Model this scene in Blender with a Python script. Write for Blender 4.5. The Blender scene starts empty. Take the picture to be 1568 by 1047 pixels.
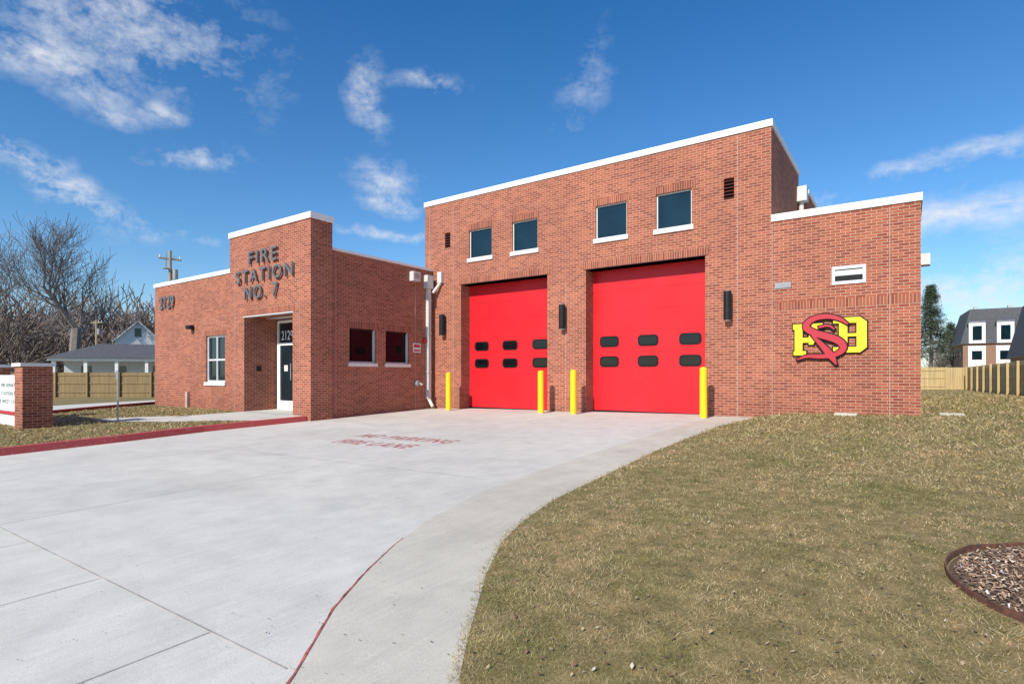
import bpy, math, random
import numpy as np
from mathutils import Vector, Matrix
random.seed(7); np.random.seed(7)
R = math.radians
scene = bpy.context.scene
scene.view_settings.view_transform = 'Standard'
scene.view_settings.look = 'None'
scene.view_settings.exposure = 0

# ------------------------------------------------------------------ nodes
class NT:
    def __init__(s, tree):
        s.t = tree; s.n = tree.nodes; s.l = tree.links
    def node(s, typ, **kw):
        n = s.n.new(typ)
        for k, v in kw.items(): setattr(n, k, v)
        return n
    def link(s, a, b): s.l.new(a, b)
    def _in(s, sock, v):
        if hasattr(v, 'is_output') or isinstance(v, bpy.types.NodeSocket): s.l.new(v, sock)
        else: sock.default_value = v
    def math(s, op, a, b=0.0, c=0.0, clamp=False):
        n = s.n.new('ShaderNodeMath'); n.operation = op; n.use_clamp = clamp
        s._in(n.inputs[0], a); s._in(n.inputs[1], b)
        if op in ('MULTIPLY_ADD', 'SMOOTH_MIN'): s._in(n.inputs[2], c)
        return n.outputs[0]
    def vmath(s, op, a, b=None, scale=None):
        n = s.n.new('ShaderNodeVectorMath'); n.operation = op
        s._in(n.inputs[0], a)
        if b is not None: s._in(n.inputs[1], b)
        if scale is not None: s._in(n.inputs['Scale'], scale)
        return n.outputs['Value'] if op in ('DOT_PRODUCT', 'LENGTH') else n.outputs[0]
    def noise(s, vec, scale, detail=4, rough=0.55, dist=0.0):
        n = s.n.new('ShaderNodeTexNoise')
        if vec is not None: s.l.new(vec, n.inputs['Vector'])
        n.inputs['Scale'].default_value = scale; n.inputs['Detail'].default_value = detail
        n.inputs['Roughness'].default_value = rough; n.inputs['Distortion'].default_value = dist
        return n.outputs[0]
    def ramp(s, fac, stops):
        n = s.n.new('ShaderNodeValToRGB'); s.l.new(fac, n.inputs[0])
        e = n.color_ramp.elements
        while len(e) < len(stops): e.new(0.5)
        for i, (p, c) in enumerate(stops):
            e[i].position = p; e[i].color = (c[0], c[1], c[2], 1)
        return n.outputs[0]
    def mix(s, fac, a, b, blend='MIX'):
        n = s.n.new('ShaderNodeMix'); n.data_type = 'RGBA'; n.blend_type = blend
        s._in(n.inputs[0], fac)
        for sock, v in ((n.inputs[6], a), (n.inputs[7], b)):
            if isinstance(v, tuple): sock.default_value = (v[0], v[1], v[2], 1)
            else: s.l.new(v, sock)
        return n.outputs[2]
    def maprange(s, v, a, b, c, d, smooth=False):
        n = s.n.new('ShaderNodeMapRange')
        if smooth: n.interpolation_type = 'SMOOTHSTEP'
        s._in(n.inputs[0], v)
        for i, x in zip((1, 2, 3, 4), (a, b, c, d)): n.inputs[i].default_value = x
        return n.outputs[0]

def new_mat(name):
    m = bpy.data.materials.new(name); m.use_nodes = True
    nt = NT(m.node_tree); b = m.node_tree.nodes['Principled BSDF']
    return m, nt, b
def bump(nt, b, h, strength=0.3, dist=0.01):
    n = nt.node('ShaderNodeBump'); n.inputs['Strength'].default_value = strength
    n.inputs['Distance'].default_value = dist
    nt.link(h, n.inputs['Height']); nt.link(n.outputs[0], b.inputs['Normal'])
def wpos(nt): return nt.node('ShaderNodeNewGeometry').outputs['Position']

def plain(name, col, rough=0.6, metal=0.0, var=0.12, scale=3.0, spec=0.5, bmp=0.0):
    m, nt, b = new_mat(name)
    n = nt.noise(wpos(nt), scale, 3)
    lo = tuple(c*(1-var) for c in col); hi = tuple(min(1, c*(1+var)) for c in col)
    nt.link(nt.ramp(n, [(0.3, lo), (0.7, hi)]), b.inputs['Base Color'])
    b.inputs['Roughness'].default_value = rough; b.inputs['Metallic'].default_value = metal
    b.inputs['Specular IOR Level'].default_value = spec
    if bmp: bump(nt, b, nt.noise(wpos(nt), scale*8, 4), bmp, 0.005)
    return m

def brick(name, soldier=False, dark=1.0):
    m, nt, b = new_mat(name)
    P = wpos(nt)
    sp = nt.node('ShaderNodeSeparateXYZ'); nt.link(P, sp.inputs[0])
    h = nt.math('ADD', sp.outputs[0], sp.outputs[1])
    cb = nt.node('ShaderNodeCombineXYZ')
    if soldier:
        nt.link(sp.outputs[2], cb.inputs[0]); nt.link(h, cb.inputs[1])
    else:
        nt.link(h, cb.inputs[0]); nt.link(sp.outputs[2], cb.inputs[1])
    t = nt.node('ShaderNodeTexBrick')
    nt.link(cb.outputs[0], t.inputs['Vector'])
    t.inputs['Scale'].default_value = 1.0
    t.inputs['Brick Width'].default_value = 0.2032 if not soldier else 5.0
    t.inputs['Row Height'].default_value = 0.0677
    t.inputs['Mortar Size'].default_value = 0.006
    t.inputs['Mortar Smooth'].default_value = 0.15
    t.inputs['Bias'].default_value = -0.05
    t.inputs['Color1'].default_value = (0.43*dark, 0.130*dark, 0.075*dark, 1)
    t.inputs['Color2'].default_value = (0.255*dark, 0.064*dark, 0.040*dark, 1)
    t.inputs['Mortar'].default_value = (0.56*dark, 0.39*dark, 0.28*dark, 1)
    big = nt.noise(P, 0.6, 4, 0.6)
    fine = nt.noise(P, 60, 2, 0.6)
    c = nt.mix(1.0, t.outputs['Color'], nt.ramp(big, [(0.3, (0.86, 0.86, 0.87)), (0.7, (1.1, 1.08, 1.06))]), 'MULTIPLY')
    c = nt.mix(1.0, c, nt.ramp(fine, [(0.25, (0.8, 0.8, 0.8)), (0.75, (1.15, 1.15, 1.15))]), 'MULTIPLY')
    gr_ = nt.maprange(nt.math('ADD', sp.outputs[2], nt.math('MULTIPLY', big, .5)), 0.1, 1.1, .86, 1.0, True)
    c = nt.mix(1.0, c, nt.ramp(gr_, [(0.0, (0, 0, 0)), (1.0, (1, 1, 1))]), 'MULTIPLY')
    nt.link(c, b.inputs['Base Color'])
    b.inputs['Roughness'].default_value = 0.85; b.inputs['Specular IOR Level'].default_value = 0.15
    hh = nt.math('SUBTRACT', nt.math('MULTIPLY', fine, 0.3), t.outputs['Fac'])
    bump(nt, b, hh, 0.6, 0.007)
    return m

def concrete(name, col, stain=1.0):
    m, nt, b = new_mat(name)
    P = wpos(nt)
    a = nt.noise(P, 0.35, 5, 0.6, 0.6); c2 = nt.noise(P, 2.5, 5, 0.65); f = nt.noise(P, 140, 2, 0.6)
    mp = nt.node('ShaderNodeMapping'); nt.link(P, mp.inputs[0]); mp.inputs['Scale'].default_value = (9, 0.6, 1)
    br = nt.noise(mp.outputs[0], 3.0, 3, 0.6, 0.3)
    d = nt.vmath('LENGTH', nt.vmath('SUBTRACT', P, (-16.0, -1.5, 0)))
    wv = nt.math('ADD', d, nt.math('MULTIPLY', c2, .25))
    ring = nt.math('MULTIPLY', nt.maprange(nt.math('ABSOLUTE', nt.math('SUBTRACT', wv, 12.4)), 0, .22, 1, 0, True), nt.maprange(a, .4, .6, 0, 1, True))
    v = lambda k: tuple(x*k for x in col)
    c = nt.ramp(a, [(0.3, v(0.88)), (0.5, v(1.0)), (0.72, v(1.07))])
    c = nt.mix(1.0, c, nt.ramp(c2, [(0.28, (0.87, 0.87, 0.87)), (0.6, (1.02, 1.02, 1.01))]), 'MULTIPLY')
    c = nt.mix(1.0, c, nt.ramp(f, [(0.28, (0.8, 0.8, 0.8)), (0.6, (1.04, 1.04, 1.04))]), 'MULTIPLY')
    c = nt.mix(1.0, c, nt.ramp(br, [(0.3, (0.94, 0.94, 0.94)), (0.65, (1.02, 1.02, 1.02))]), 'MULTIPLY')
    c = nt.mix(nt.math('MULTIPLY', ring, .16), c, (.38, .36, .34))
    nt.link(c, b.inputs['Base Color'])
    b.inputs['Roughness'].default_value = 0.8; b.inputs['Specular IOR Level'].default_value = 0.3
    bump(nt, b, nt.math('ADD', nt.math('MULTIPLY', f, 0.5), br), 0.2, 0.003)
    return m

def grassmat(name, blades=False):
    m, nt, b = new_mat(name)
    P = wpos(nt)
    big = nt.noise(P, 0.8, 5, 0.65, 0.5); mid = nt.noise(P, 7, 4, 0.6)
    if blades:
        at = nt.node('ShaderNodeAttribute'); at.attribute_name = 'tint'
        base = nt.ramp(at.outputs['Fac'], [(0.0, (0.165, 0.138, 0.050)), (0.3, (0.295, 0.228, 0.096)), (0.62, (0.47, 0.360, 0.185)), (1.0, (0.68, 0.55, 0.36))])
    else:
        fine = nt.noise(P, 55, 4, 0.75)
        mp = nt.math('ADD', nt.math('MULTIPLY', fine, 0.7), nt.math('MULTIPLY', mid, 0.3))
        base = nt.ramp(mp, [(0.32, (0.12, 0.095, 0.040)), (0.48, (0.245, 0.188, 0.085)), (0.66, (0.40, 0.305, 0.155))])
    c = nt.mix(1.0, base, nt.ramp(big, [(0.3, (0.76, 0.86, 0.68)), (0.5, (1, 1, 1)), (0.7, (1.2, 1.09, 1.12))]), 'MULTIPLY')
    c = nt.mix(1.0, c, nt.ramp(mid, [(0.3, (0.78, 0.83, 0.76)), (0.7, (1.14, 1.08, 1.06))]), 'MULTIPLY')
    nt.link(c, b.inputs['Base Color'])
    b.inputs['Roughness'].default_value = 0.8; b.inputs['Specular IOR Level'].default_value = 0.15
    if not blades: bump(nt, b, fine, 0.4, 0.02)
    return m

def glassmat(name, col=(0.012, 0.022, 0.028), rough=0.04, spec=0.8):
    m, nt, b = new_mat(name)
    n = nt.noise(wpos(nt), 1.2, 3)
    nt.link(nt.ramp(n, [(0.3, tuple(c*0.7 for c in col)), (0.7, tuple(c*1.5 for c in col))]), b.inputs['Base Color'])
    b.inputs['Roughness'].default_value = rough; b.inputs['Specular IOR Level'].default_value = spec
    bump(nt, b, n, 0.05, 0.02)
    return m

M = {}
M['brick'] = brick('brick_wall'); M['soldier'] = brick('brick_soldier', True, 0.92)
M['concrete'] = concrete('concrete', (0.68, 0.635, 0.555))
M['band'] = concrete('concrete_band', (0.64, 0.575, 0.47))
M['grass'] = grassmat('dormant_grass'); M['blade'] = grassmat('grass_blades', True)
M['coping'] = plain('white_metal_coping', (0.84, 0.84, 0.82), 0.45, var=0.04)
M['frame'] = plain('pale_frame', (0.66, 0.67, 0.65), 0.4, var=0.05)
M['sill'] = plain('cast_stone_sill', (0.76, 0.73, 0.68), 0.7, var=0.06, scale=8)
M['glass'] = glassmat('dark_window_glass', (0.006, 0.018, 0.024), spec=0.7); M['glass_red'] = glassmat('side_window_glass', (0.010, 0.006, 0.007), spec=0.15)
M['dglass'] = glassmat('bay_door_glass', (0.004, 0.005, 0.006), 0.06, 0.45)
M['black'] = plain('black_rubber', (0.007, 0.007, 0.008), 0.5, spec=0.25)
M['lamp'] = plain('dark_bronze', (0.02, 0.02, 0.022), 0.35, 0.4)
M['letter'] = plain('brushed_metal_letter', (0.20, 0.205, 0.21), 0.45, 0.5, var=0.08)
M['joint'] = plain('sealant_joint', (0.50, 0.36, 0.28), 0.8)
M['djoint'] = plain('dark_joint', (0.40, 0.36, 0.32), 0.9, var=0.35, scale=5)
M['redjoint'] = plain('painted_red_joint', (0.45, 0.11, 0.085), 0.7, var=0.6, scale=14)
M['yellow'] = plain('yellow_bollard_paint', (0.88, 0.60, 0.012), 0.4, var=0.06)
M['emyellow'] = plain('emblem_yellow', (0.88, 0.68, 0.02), 0.4, var=0.04)
M['emred'] = plain('emblem_red', (0.5, 0.025, 0.04), 0.4, var=0.04)
M['pipe'] = plain('white_downspout', (0.62, 0.60, 0.56), 0.45, var=0.05)
M['grey'] = plain('galvanised_grey', (0.35, 0.36, 0.37), 0.5, 0.3)
M['lintel'] = plain('painted_steel_lintel', (0.11, 0.03, 0.026), 0.5)
M['doorseam'] = plain('door_seam', (0.36, 0.01, 0.015), 0.5)
M['roof'] = plain('roof_membrane', (0.5, 0.5, 0.49), 0.8)
M['mulch'] = plain('mulch_bed', (0.14, 0.088, 0.052), 0.95, var=0.7, scale=40, bmp=0.8)
M['rust'] = plain('rusty_edging', (0.14, 0.06, 0.036), 0.8, var=0.4, scale=20)
M['bark'] = plain('grey_bark', (0.20, 0.165, 0.14), 0.95, var=0.35, scale=6)
M['bark2'] = plain('brown_twigs', (0.21, 0.16, 0.135), 0.95, var=0.35, scale=6)
M['pole'] = plain('weathered_pole', (0.36, 0.28, 0.19), 0.9)

def door_red():
    m, nt, b = new_mat('red_bay_door_paint')
    P = wpos(nt); n = nt.noise(P, 1.2, 5)
    nt.link(nt.ramp(n, [(0.3, (0.58, 0.014, 0.020)), (0.7, (0.67, 0.02, 0.028))]), b.inputs['Base Color'])
    b.inputs['Roughness'].default_value = 0.38; b.inputs['Specular IOR Level'].default_value = 0.3
    w = nt.noise(P, 45, 2); bump(nt, b, w, 0.06, 0.004)
    return m
M['red'] = door_red()

def worn_red(name, thr, under=(0.66, 0.62, 0.56)):
    m, nt, b = new_mat(name)
    P = wpos(nt)
    n = nt.noise(P, 18, 6, 0.75)
    nt.link(nt.ramp(n, [(thr-0.04, under), (thr+0.04, (0.55, 0.085, 0.08)), (0.75, (0.60, 0.09, 0.08))]), b.inputs['Base Color'])
    b.inputs['Roughness'].default_value = 0.65
    return m
M['paint'] = worn_red('worn_red_marking', 0.44); M['kerb'] = worn_red('red_kerb_paint', 0.36)

def wood(name, col):
    m, nt, b = new_mat(name)
    P = wpos(nt); mp = nt.node('ShaderNodeMapping'); nt.link(P, mp.inputs[0]); mp.inputs['Scale'].default_value = (7, 7, 0.4)
    n = nt.noise(mp.outputs[0], 1.0, 4, 0.6)
    nt.link(nt.ramp(n, [(0.3, tuple(c*0.68 for c in col)), (0.7, tuple(c*1.15 for c in col))]), b.inputs['Base Color'])
    b.inputs['Roughness'].default_value = 0.9
    return m
M['wood'] = wood('cedar_fence_wood', (0.54, 0.39, 0.18))
M['wood2'] = wood('old_fence_wood', (0.27, 0.19, 0.09))

# ------------------------------------------------------------------ mesh builder
class B:
    def __init__(s): s.v = []; s.f = []; s.m = []; s.mats = []
    def mi(s, mat):
        mat = M[mat] if isinstance(mat, str) else mat
        if mat not in s.mats: s.mats.append(mat)
        return s.mats.index(mat)
    def face(s, pts, mat):
        o = len(s.v); s.v += [tuple(p) for p in pts]; s.f.append(tuple(range(o, o+len(pts)))); s.m.append(s.mi(mat))
    def box(s, x0, x1, y0, y1, z0, z1, mat):
        o = len(s.v); k = s.mi(mat)
        s.v += [(x0,y0,z0),(x1,y0,z0),(x1,y1,z0),(x0,y1,z0),(x0,y0,z1),(x1,y0,z1),(x1,y1,z1),(x0,y1,z1)]
        for f in ((0,3,2,1),(4,5,6,7),(0,1,5,4),(1,2,6,5),(2,3,7,6),(3,0,4,7)):
            s.f.append(tuple(o+i for i in f)); s.m.append(k)
    def tube(s, p0, p1, r0, r1, n, mat, cap=True):
        p0 = Vector(p0); p1 = Vector(p1); d = (p1-p0)
        if d.length < 1e-6: return
        d.normalize(); a = d.orthogonal().normalized(); c = d.cross(a)
        o = len(s.v); k = s.mi(mat)
        for p, r in ((p0, r0), (p1, r1)):
            for i in range(n):
                t = 2*math.pi*i/n; q = p + a*(r*math.cos(t)) + c*(r*math.sin(t)); s.v.append(tuple(q))
        for i in range(n):
            j = (i+1) % n; s.f.append((o+i, o+j, o+n+j, o+n+i)); s.m.append(k)
        if cap:
            s.f.append(tuple(o+i for i in range(n))[::-1]); s.m.append(k)
            s.f.append(tuple(o+n+i for i in range(n))); s.m.append(k)
    def prism_y(s, pts, y0, y1, mat):
        n = len(pts)
        s.face([(x, y0, z) for x, z in pts], mat)
        s.face([(x, y1, z) for x, z in pts][::-1], mat)
        for i in range(n):
            a = pts[i]; c = pts[(i+1) % n]
            s.face([(a[0], y0, a[1]), (a[0], y1, a[1]), (c[0], y1, c[1]), (c[0], y0, c[1])], mat)
    def wall_y(s, y, x0, x1, z0, z1, ops, depth, mat):
        xs = sorted({x0, x1, *[o[0] for o in ops], *[o[1] for o in ops]})
        zs = sorted({z0, z1, *[max(z0, o[2]) for o in ops], *[o[3] for o in ops]})
        for i in range(len(xs)-1):
            for j in range(len(zs)-1):
                cx = (xs[i]+xs[i+1])/2; cz = (zs[j]+zs[j+1])/2
                if any(o[0] < cx < o[1] and o[2] < cz < o[3] for o in ops): continue
                s.face([(xs[i], y, zs[j]), (xs[i+1], y, zs[j]), (xs[i+1], y, zs[j+1]), (xs[i], y, zs[j+1])], mat)
        for o in ops:
            a, c, zb, zt = o[:4]; d = y+(o[4] if len(o) > 4 else depth)
            s.face([(a, y, zb), (a, d, zb), (a, d, zt), (a, y, zt)], mat)
            s.face([(c, y, zb), (c, d, zb), (c, d, zt), (c, y, zt)], mat)
            s.face([(a, y, zt), (c, y, zt), (c, d, zt), (a, d, zt)], mat)
            s.face([(a, y, zb), (c, y, zb), (c, d, zb), (a, d, zb)], mat)
    def wall_x(s, x, y0, y1, z0, z1, ops, depth, mat):
        ys = sorted({y0, y1, *[o[0] for o in ops], *[o[1] for o in ops]})
        zs = sorted({z0, z1, *[o[2] for o in ops], *[o[3] for o in ops]})
        for i in range(len(ys)-1):
            for j in range(len(zs)-1):
                cy = (ys[i]+ys[i+1])/2; cz = (zs[j]+zs[j+1])/2
                if any(o[0] < cy < o[1] and o[2] < cz < o[3] for o in ops): continue
                s.face([(x, ys[i], zs[j]), (x, ys[i+1], zs[j]), (x, ys[i+1], zs[j+1]), (x, ys[i], zs[j+1])], mat)
        for a, c, zb, zt in ops:
            d = x-depth
            for q in ([(x,a,zb),(d,a,zb),(d,a,zt),(x,a,zt)], [(x,c,zb),(d,c,zb),(d,c,zt),(x,c,zt)],
                      [(x,a,zt),(x,c,zt),(d,c,zt),(d,a,zt)], [(x,a,zb),(x,c,zb),(d,c,zb),(d,a,zb)]):
                s.face(q, mat)
    def coping(s, x0, x1, y0, y1, zt, h, mat='coping', w=0.32, o=0.035):
        s.box(x0-o, x1+o, y0-o, y0+w, zt-h, zt, mat); s.box(x0-o, x1+o, y1-w, y1+o, zt-h, zt, mat)
        s.box(x0-o, x0+w, y0+w, y1-w, zt-h, zt, mat); s.box(x1-w, x1+o, y0+w, y1-w, zt-h, zt, mat)
    def done(s, name, parent=None, loc=None, smooth=False):
        me = bpy.data.meshes.new(name)
        vs = s.v
        if loc is not None:
            vs = [(a-loc[0], b_-loc[1], c-loc[2]) for a, b_, c in s.v]
        me.from_pydata(vs, [], s.f)
        for m in s.mats: me.materials.append(m)
        me.polygons.foreach_set('material_index', s.m)
        if smooth: me.polygons.foreach_set('use_smooth', [True]*len(s.f))
        me.update()
        ob = bpy.data.objects.new(name, me); scene.collection.objects.link(ob)
        if loc is not None: ob.location = loc
        if parent: ob.parent = parent
        return ob

def empty(name):
    e = bpy.data.objects.new(name, None); scene.collection.objects.link(e); return e
def sm(v, a, b):
    t = np.clip((v-a)/(b-a), 0, 1); return t*t*(3-2*t)

# ------------------------------------------------------------------ terrain functions
EY = np.array([-8, -.9, -.7, -.4, 0, .6, 1.2, 1.89, 2.42, 3.0, 3.64, 4.19, 5.08, 6.81, 8.78, 12.5, 15.2, 200])
EX = np.array([60, 60, 9, 3.4, 1.2, -.25, -1.02, -1.63, -1.97, -2.33, -2.66, -2.84, -3.03, -3.16, -3.3, -3.38, -3.1, -3.1])
def xr(y): return np.interp(y, EY, EX)
LY = np.array([-8, -.6, -.4, .3, 1.2, 3, 5, 7, 9.9, 20])
LX = np.array([-60, -60, -22, -16.5, -14.5, -13.75, -13.95, -14.3, -14.3, -14.3])
def xl(y): return np.interp(y, LY, LX)
def gd(x, y):
    return .02+.0137*(np.clip(x, -20, 6)+4.24)+.023*(np.clip(y, -3, 15.2)-14.5)
def gr(x, y):
    return gd(x, y)+.012+.125*sm(x-xr(y), 0.0, .9)*sm(y, 8.5, 14.5)-.3*sm(y, 16, 50)
def gl(x, y):
    return gd(-14.3+0*x, y)+.14-.6*sm(-x, 23, 45)
def gbase(x, y):
    return gd(x, y)-.07-.4*sm(y, 16, 40)-.75*sm(-x, 18, 45)

def sheet(name, X, Y, Z, mat, smooth=True):
    n, m = X.shape
    v = np.stack([X, Y, Z], -1).reshape(-1, 3)
    i = np.arange(n*m).reshape(n, m)
    f = np.stack([i[:-1, :-1], i[:-1, 1:], i[1:, 1:], i[1:, :-1]], -1).reshape(-1, 4)
    me = bpy.data.meshes.new(name); me.from_pydata(v.tolist(), [], f.tolist())
    me.materials.append(M[mat] if isinstance(mat, str) else mat)
    if smooth: me.polygons.foreach_set('use_smooth', [True]*len(f))
    me.update(); me.validate()
    ob = bpy.data.objects.new(name, me); scene.collection.objects.link(ob); return ob

def strip(name, ys, f0, f1, zf, mat, n=24, off=0.0):
    ys = np.asarray(ys, float); t = np.linspace(0, 1, n)
    a = f0(ys)[:, None]; b_ = f1(ys)[:, None]
    X = a+(b_-a)*t[None, :]; Y = np.repeat(ys[:, None], n, 1)
    return sheet(name, X, Y, zf(X, Y)+off, mat)

ax = np.concatenate([-np.geomspace(900, 60, 14), np.arange(-56, 40, 2.0), np.geomspace(42, 900, 14)])
GX, GY = np.meshgrid(ax, ax)
sheet('ground', GX, GY, gbase(GX, GY), 'grass')
ysd = np.concatenate([np.arange(-7.9, -1, .6), np.arange(-.95, 15.2, .1), [15.2, 15.75]])
strip('driveway', ysd, xl, lambda y: xr(y), gd, 'concrete', 60)
ysl = np.concatenate([np.arange(-.8, 16, .2), np.geomspace(16.2, 140, 24)])
tt = np.linspace(0, 1, 60)**2.5
X = xr(ysl)[:, None]+(90-xr(ysl))[:, None]*tt[None, :]; Y = np.repeat(ysl[:, None], 60, 1)
sheet('lawn', X, Y, gr(X, Y), 'grass')
ysl = np.concatenate([np.arange(-.3, 16, .3), np.geomspace(16.3, 60, 12)])
X = (xl(ysl)-.14)[:, None]+(-70-(xl(ysl)-.14))[:, None]*tt[None, :]; Y = np.repeat(ysl[:, None], 60, 1)
sheet('lawn', X, Y, gl(X, Y), 'grass')
# kerb
b = B()
yk = np.concatenate([np.arange(-.3, 3, .25), np.arange(3, 9.93, .33), [9.9]])
for i in range(len(yk)-1):
    y0, y1 = yk[i], yk[i+1]
    c0, c1 = float(xl(y0)), float(xl(y1))
    zd0, zd1 = float(gd(c0, y0))-.02, float(gd(c1, y1))-.02
    zt0, zt1 = float(gl(np.float64(c0), y0))+.008, float(gl(np.float64(c1), y1))+.008
    b.face([(c0, y0, zd0), (c1, y1, zd1), (c1-.025, y1, zt1), (c0-.025, y0, zt0)], 'kerb')
    b.face([(c0-.025, y0, zt0), (c1-.025, y1, zt1), (c1-.17, y1, zt1+.001), (c0-.17, y0, zt0+.001)], 'kerb')
    b.face([(c0-.17, y0, zt0+.001), (c1-.17, y1, zt1+.001), (c1-.17, y1, zt1-.1), (c0-.17, y0, zt0-.1)], 'kerb')
b.done('kerb')
BY = np.array([1.2, 1.52, 2.1, 2.6, 3.12, 3.9, 5.0, 7, 9, 12.5, 15.1]); BX = np.array([-2.08, -2.3, -2.77, -3.08, -3.36, -3.68, -3.95, -4.1, -4.15, -4.2, -4.2])
xb = lambda y: np.interp(y, BY, BX)
yb = np.arange(1.2, 15.11, .1)
strip('driveway_edge_band', yb, xb, lambda y: xr(y)+.01, gd, 'band', 10, .004)
strip('expansion_joint', np.arange(1.45, 3.3, .08), lambda y: xb(y)-.016*np.clip((3.3-y)/1.0, .2, 1)*(.7+.3*np.sin(y*31)), lambda y: xb(y)+.004, gd, 'redjoint', 3, .008)
b = B()
def jointx(y, x0, x1, w=.008):
    xs = np.linspace(x0, x1, 12)
    for i in range(11):
        b.face([(xs[i], y-w, gd(xs[i], y-w)+.004), (xs[i+1], y-w, gd(xs[i+1], y-w)+.004), (xs[i+1], y+w, gd(xs[i+1], y+w)+.004), (xs[i], y+w, gd(xs[i], y+w)+.004)], 'djoint')
def jointy(x, y0, y1, w=.006):
    ys = np.linspace(y0, y1, 12)
    for i in range(11):
        b.face([(x-w, ys[i], gd(x, ys[i])+.0045), (x+w, ys[i], gd(x, ys[i])+.0045), (x+w, ys[i+1], gd(x, ys[i+1])+.0045), (x-w, ys[i+1], gd(x, ys[i+1])+.0045)], 'djoint')
jointx(1.55, -14.2, -2.4, .005)
for x in (-3.1, -4.6, -6.2, -8, -10, -12): jointy(x, -6, 1.54, .0035)
for y in (5.6, 10.2): jointx(y, -13.6, -4.3, .003)
for x in (-7.2, -10.6): jointy(x, 1.57, 15.1, .003)
b.done('saw_cut_joints')

def text_mesh(s, space=1.0):
    cu = bpy.data.curves.new('t', 'FONT'); cu.body = s; cu.space_character = space; cu.fill_mode = 'BOTH'
    ob = bpy.data.objects.new('t', cu); scene.collection.objects.link(ob)
    bpy.context.view_layer.update()
    return ob, cu
def make_text(name, s, x0, x1, z0, z1, y, depth, mat, parent=None, offset=0.0, space=1.1, axis='y'):
    ob, cu = text_mesh(s, space); cu.extrude = 0.5; cu.offset = offset
    bpy.context.view_layer.update()
    me = bpy.data.meshes.new_from_object(ob.evaluated_get(bpy.context.evaluated_depsgraph_get()))
    bpy.data.objects.remove(ob)
    co = np.array([v.co[:] for v in me.vertices]); mn = co.min(0); mx = co.max(0)
    u = (co-mn)/(mx-mn)
    if axis == 'y':
        P = np.stack([x0+u[:, 0]*(x1-x0), y-u[:, 2]*depth, z0+u[:, 1]*(z1-z0)], -1)
    else:
        xx = x0+u[:, 0]*(x1-x0); yy = z0+u[:, 1]*(z1-z0)
        P = np.stack([xx, yy, gd(xx, yy)+.0045+u[:, 2]*.001], -1)
    me.vertices.foreach_set('co', P.ravel()); me.materials.clear(); me.materials.append(M[mat]); me.update()
    o = bpy.data.objects.new(name, me); scene.collection.objects.link(o)
    if parent: o.parent = parent
    return o
pm = empty('pavement_marking')
make_text('line_no_parking', 'NO PARKING', -9.8, -7.15, 7.95, 8.42, 0, 0, 'paint', pm, .0, 1.2, 'g')
make_text('line_fire_lane', 'FIRE LANE', -9.45, -7.4, 7.1, 7.55, 0, 0, 'paint', pm, .0, 1.2, 'g')

def polysheet(name, pts, zf, off, mat):
    b = B(); b.face([(x, y, float(zf(np.float64(x), np.float64(y)))+off) for x, y in pts], mat); return b.done(name)
WKY0 = [6.3, 7.3, 8.2, 9.94]; WKX0 = [-19.3, -18.9, -17.9, -17.75]; WKY1 = [6.3, 7.0, 7.9, 8.4, 9.94]; WKX1 = [-17.9, -16.4, -15.4, -14.46, -14.46]
strip('footpath', np.arange(6.3, 9.94, .2), lambda y: np.interp(y, WKY0, WKX0), lambda y: np.interp(y, WKY1, WKX1), gl, 'concrete', 10, .006)
lotx = lambda y: np.interp(y, [-1, 6, 8, 10.5, 40], [-23.2, -23.2, -24.4, -25.6, -26])
strip('parking_lot', np.arange(-.3, 40, .5), lambda y: lotx(y)-9, lotx, gl, 'concrete', 16, .006)
strip('parking_lot_kerb', np.arange(-.3, 40, .5), lotx, lambda y: lotx(y)+.15, lambda x, y: gl(x, y)+.1, 'kerb', 3, .0)
strip('parking_lot_kerb', np.arange(-.3, 40, .5), lambda y: lotx(y)-.005, lambda y: lotx(y)+.0, lambda x, y: gl(x, y)+.1*(x > lotx(y)-.0025), 'kerb', 2, .004)

# ------------------------------------------------------------------ fire station
fs = empty('fire_station')
YG = 15.2
wins = [(-12.57, -11.57), (-10.72, -9.72), (-7.65, -6.65), (-5.77, -4.77)]
wz0, wz1 = 5.19, 6.18
bays = [(-12.94, -9.35), (-7.98, -4.41)]
BT = 4.31
louv = [(-13.7, -13.44), (-3.93, -3.67)]
b = B()
ops = [(a, c, wz0, wz1, .12) for a, c in wins]+[(a, c, -.6, BT, .5) for a, c in bays]+[(a, c, 5.7, 6.25, .1) for a, c in louv]
b.wall_y(YG, -14.68, -2.78, -.6, 7.4, ops, .12, 'brick')
b.wall_x(-2.78, YG, 19.5, -.6, 7.4, [], 0, 'brick')
b.face([(-14.68, YG, 0), (-14.68, 19.5, 0), (-14.68, 19.5, 7.4), (-14.68, YG, 7.4)], 'brick')
b.face([(-14.68, 19.5, 0), (-2.78, 19.5, 0), (-2.78, 19.5, 7.4), (-14.68, 19.5, 7.4)], 'brick')
b.done('bay_walls', fs)
b = B(); b.coping(-14.68, -2.78, YG, 19.5, 7.52, .17); b.box(-14.3, -3.1, YG+.3, 19.2, 7.3, 7.42, 'roof'); b.done('bay_coping', fs)
b = B(); b.box(-14.6, -2.52, 19.51, 30, -.5, 6.75, 'brick'); b.coping(-14.6, -2.52, 19.51, 30, 6.86, .12)
b.done('rear_volume', fs)
b = B()
b.box(-2.78, -2.5, 19.1, 19.45, 6.45, 6.9, 'pipe'); b.tube((-2.67, 19.3, 5.0), (-2.67, 19.3, 6.45), .07, .07, 10, 'pipe')
b.done('rear_scupper', fs)

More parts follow.
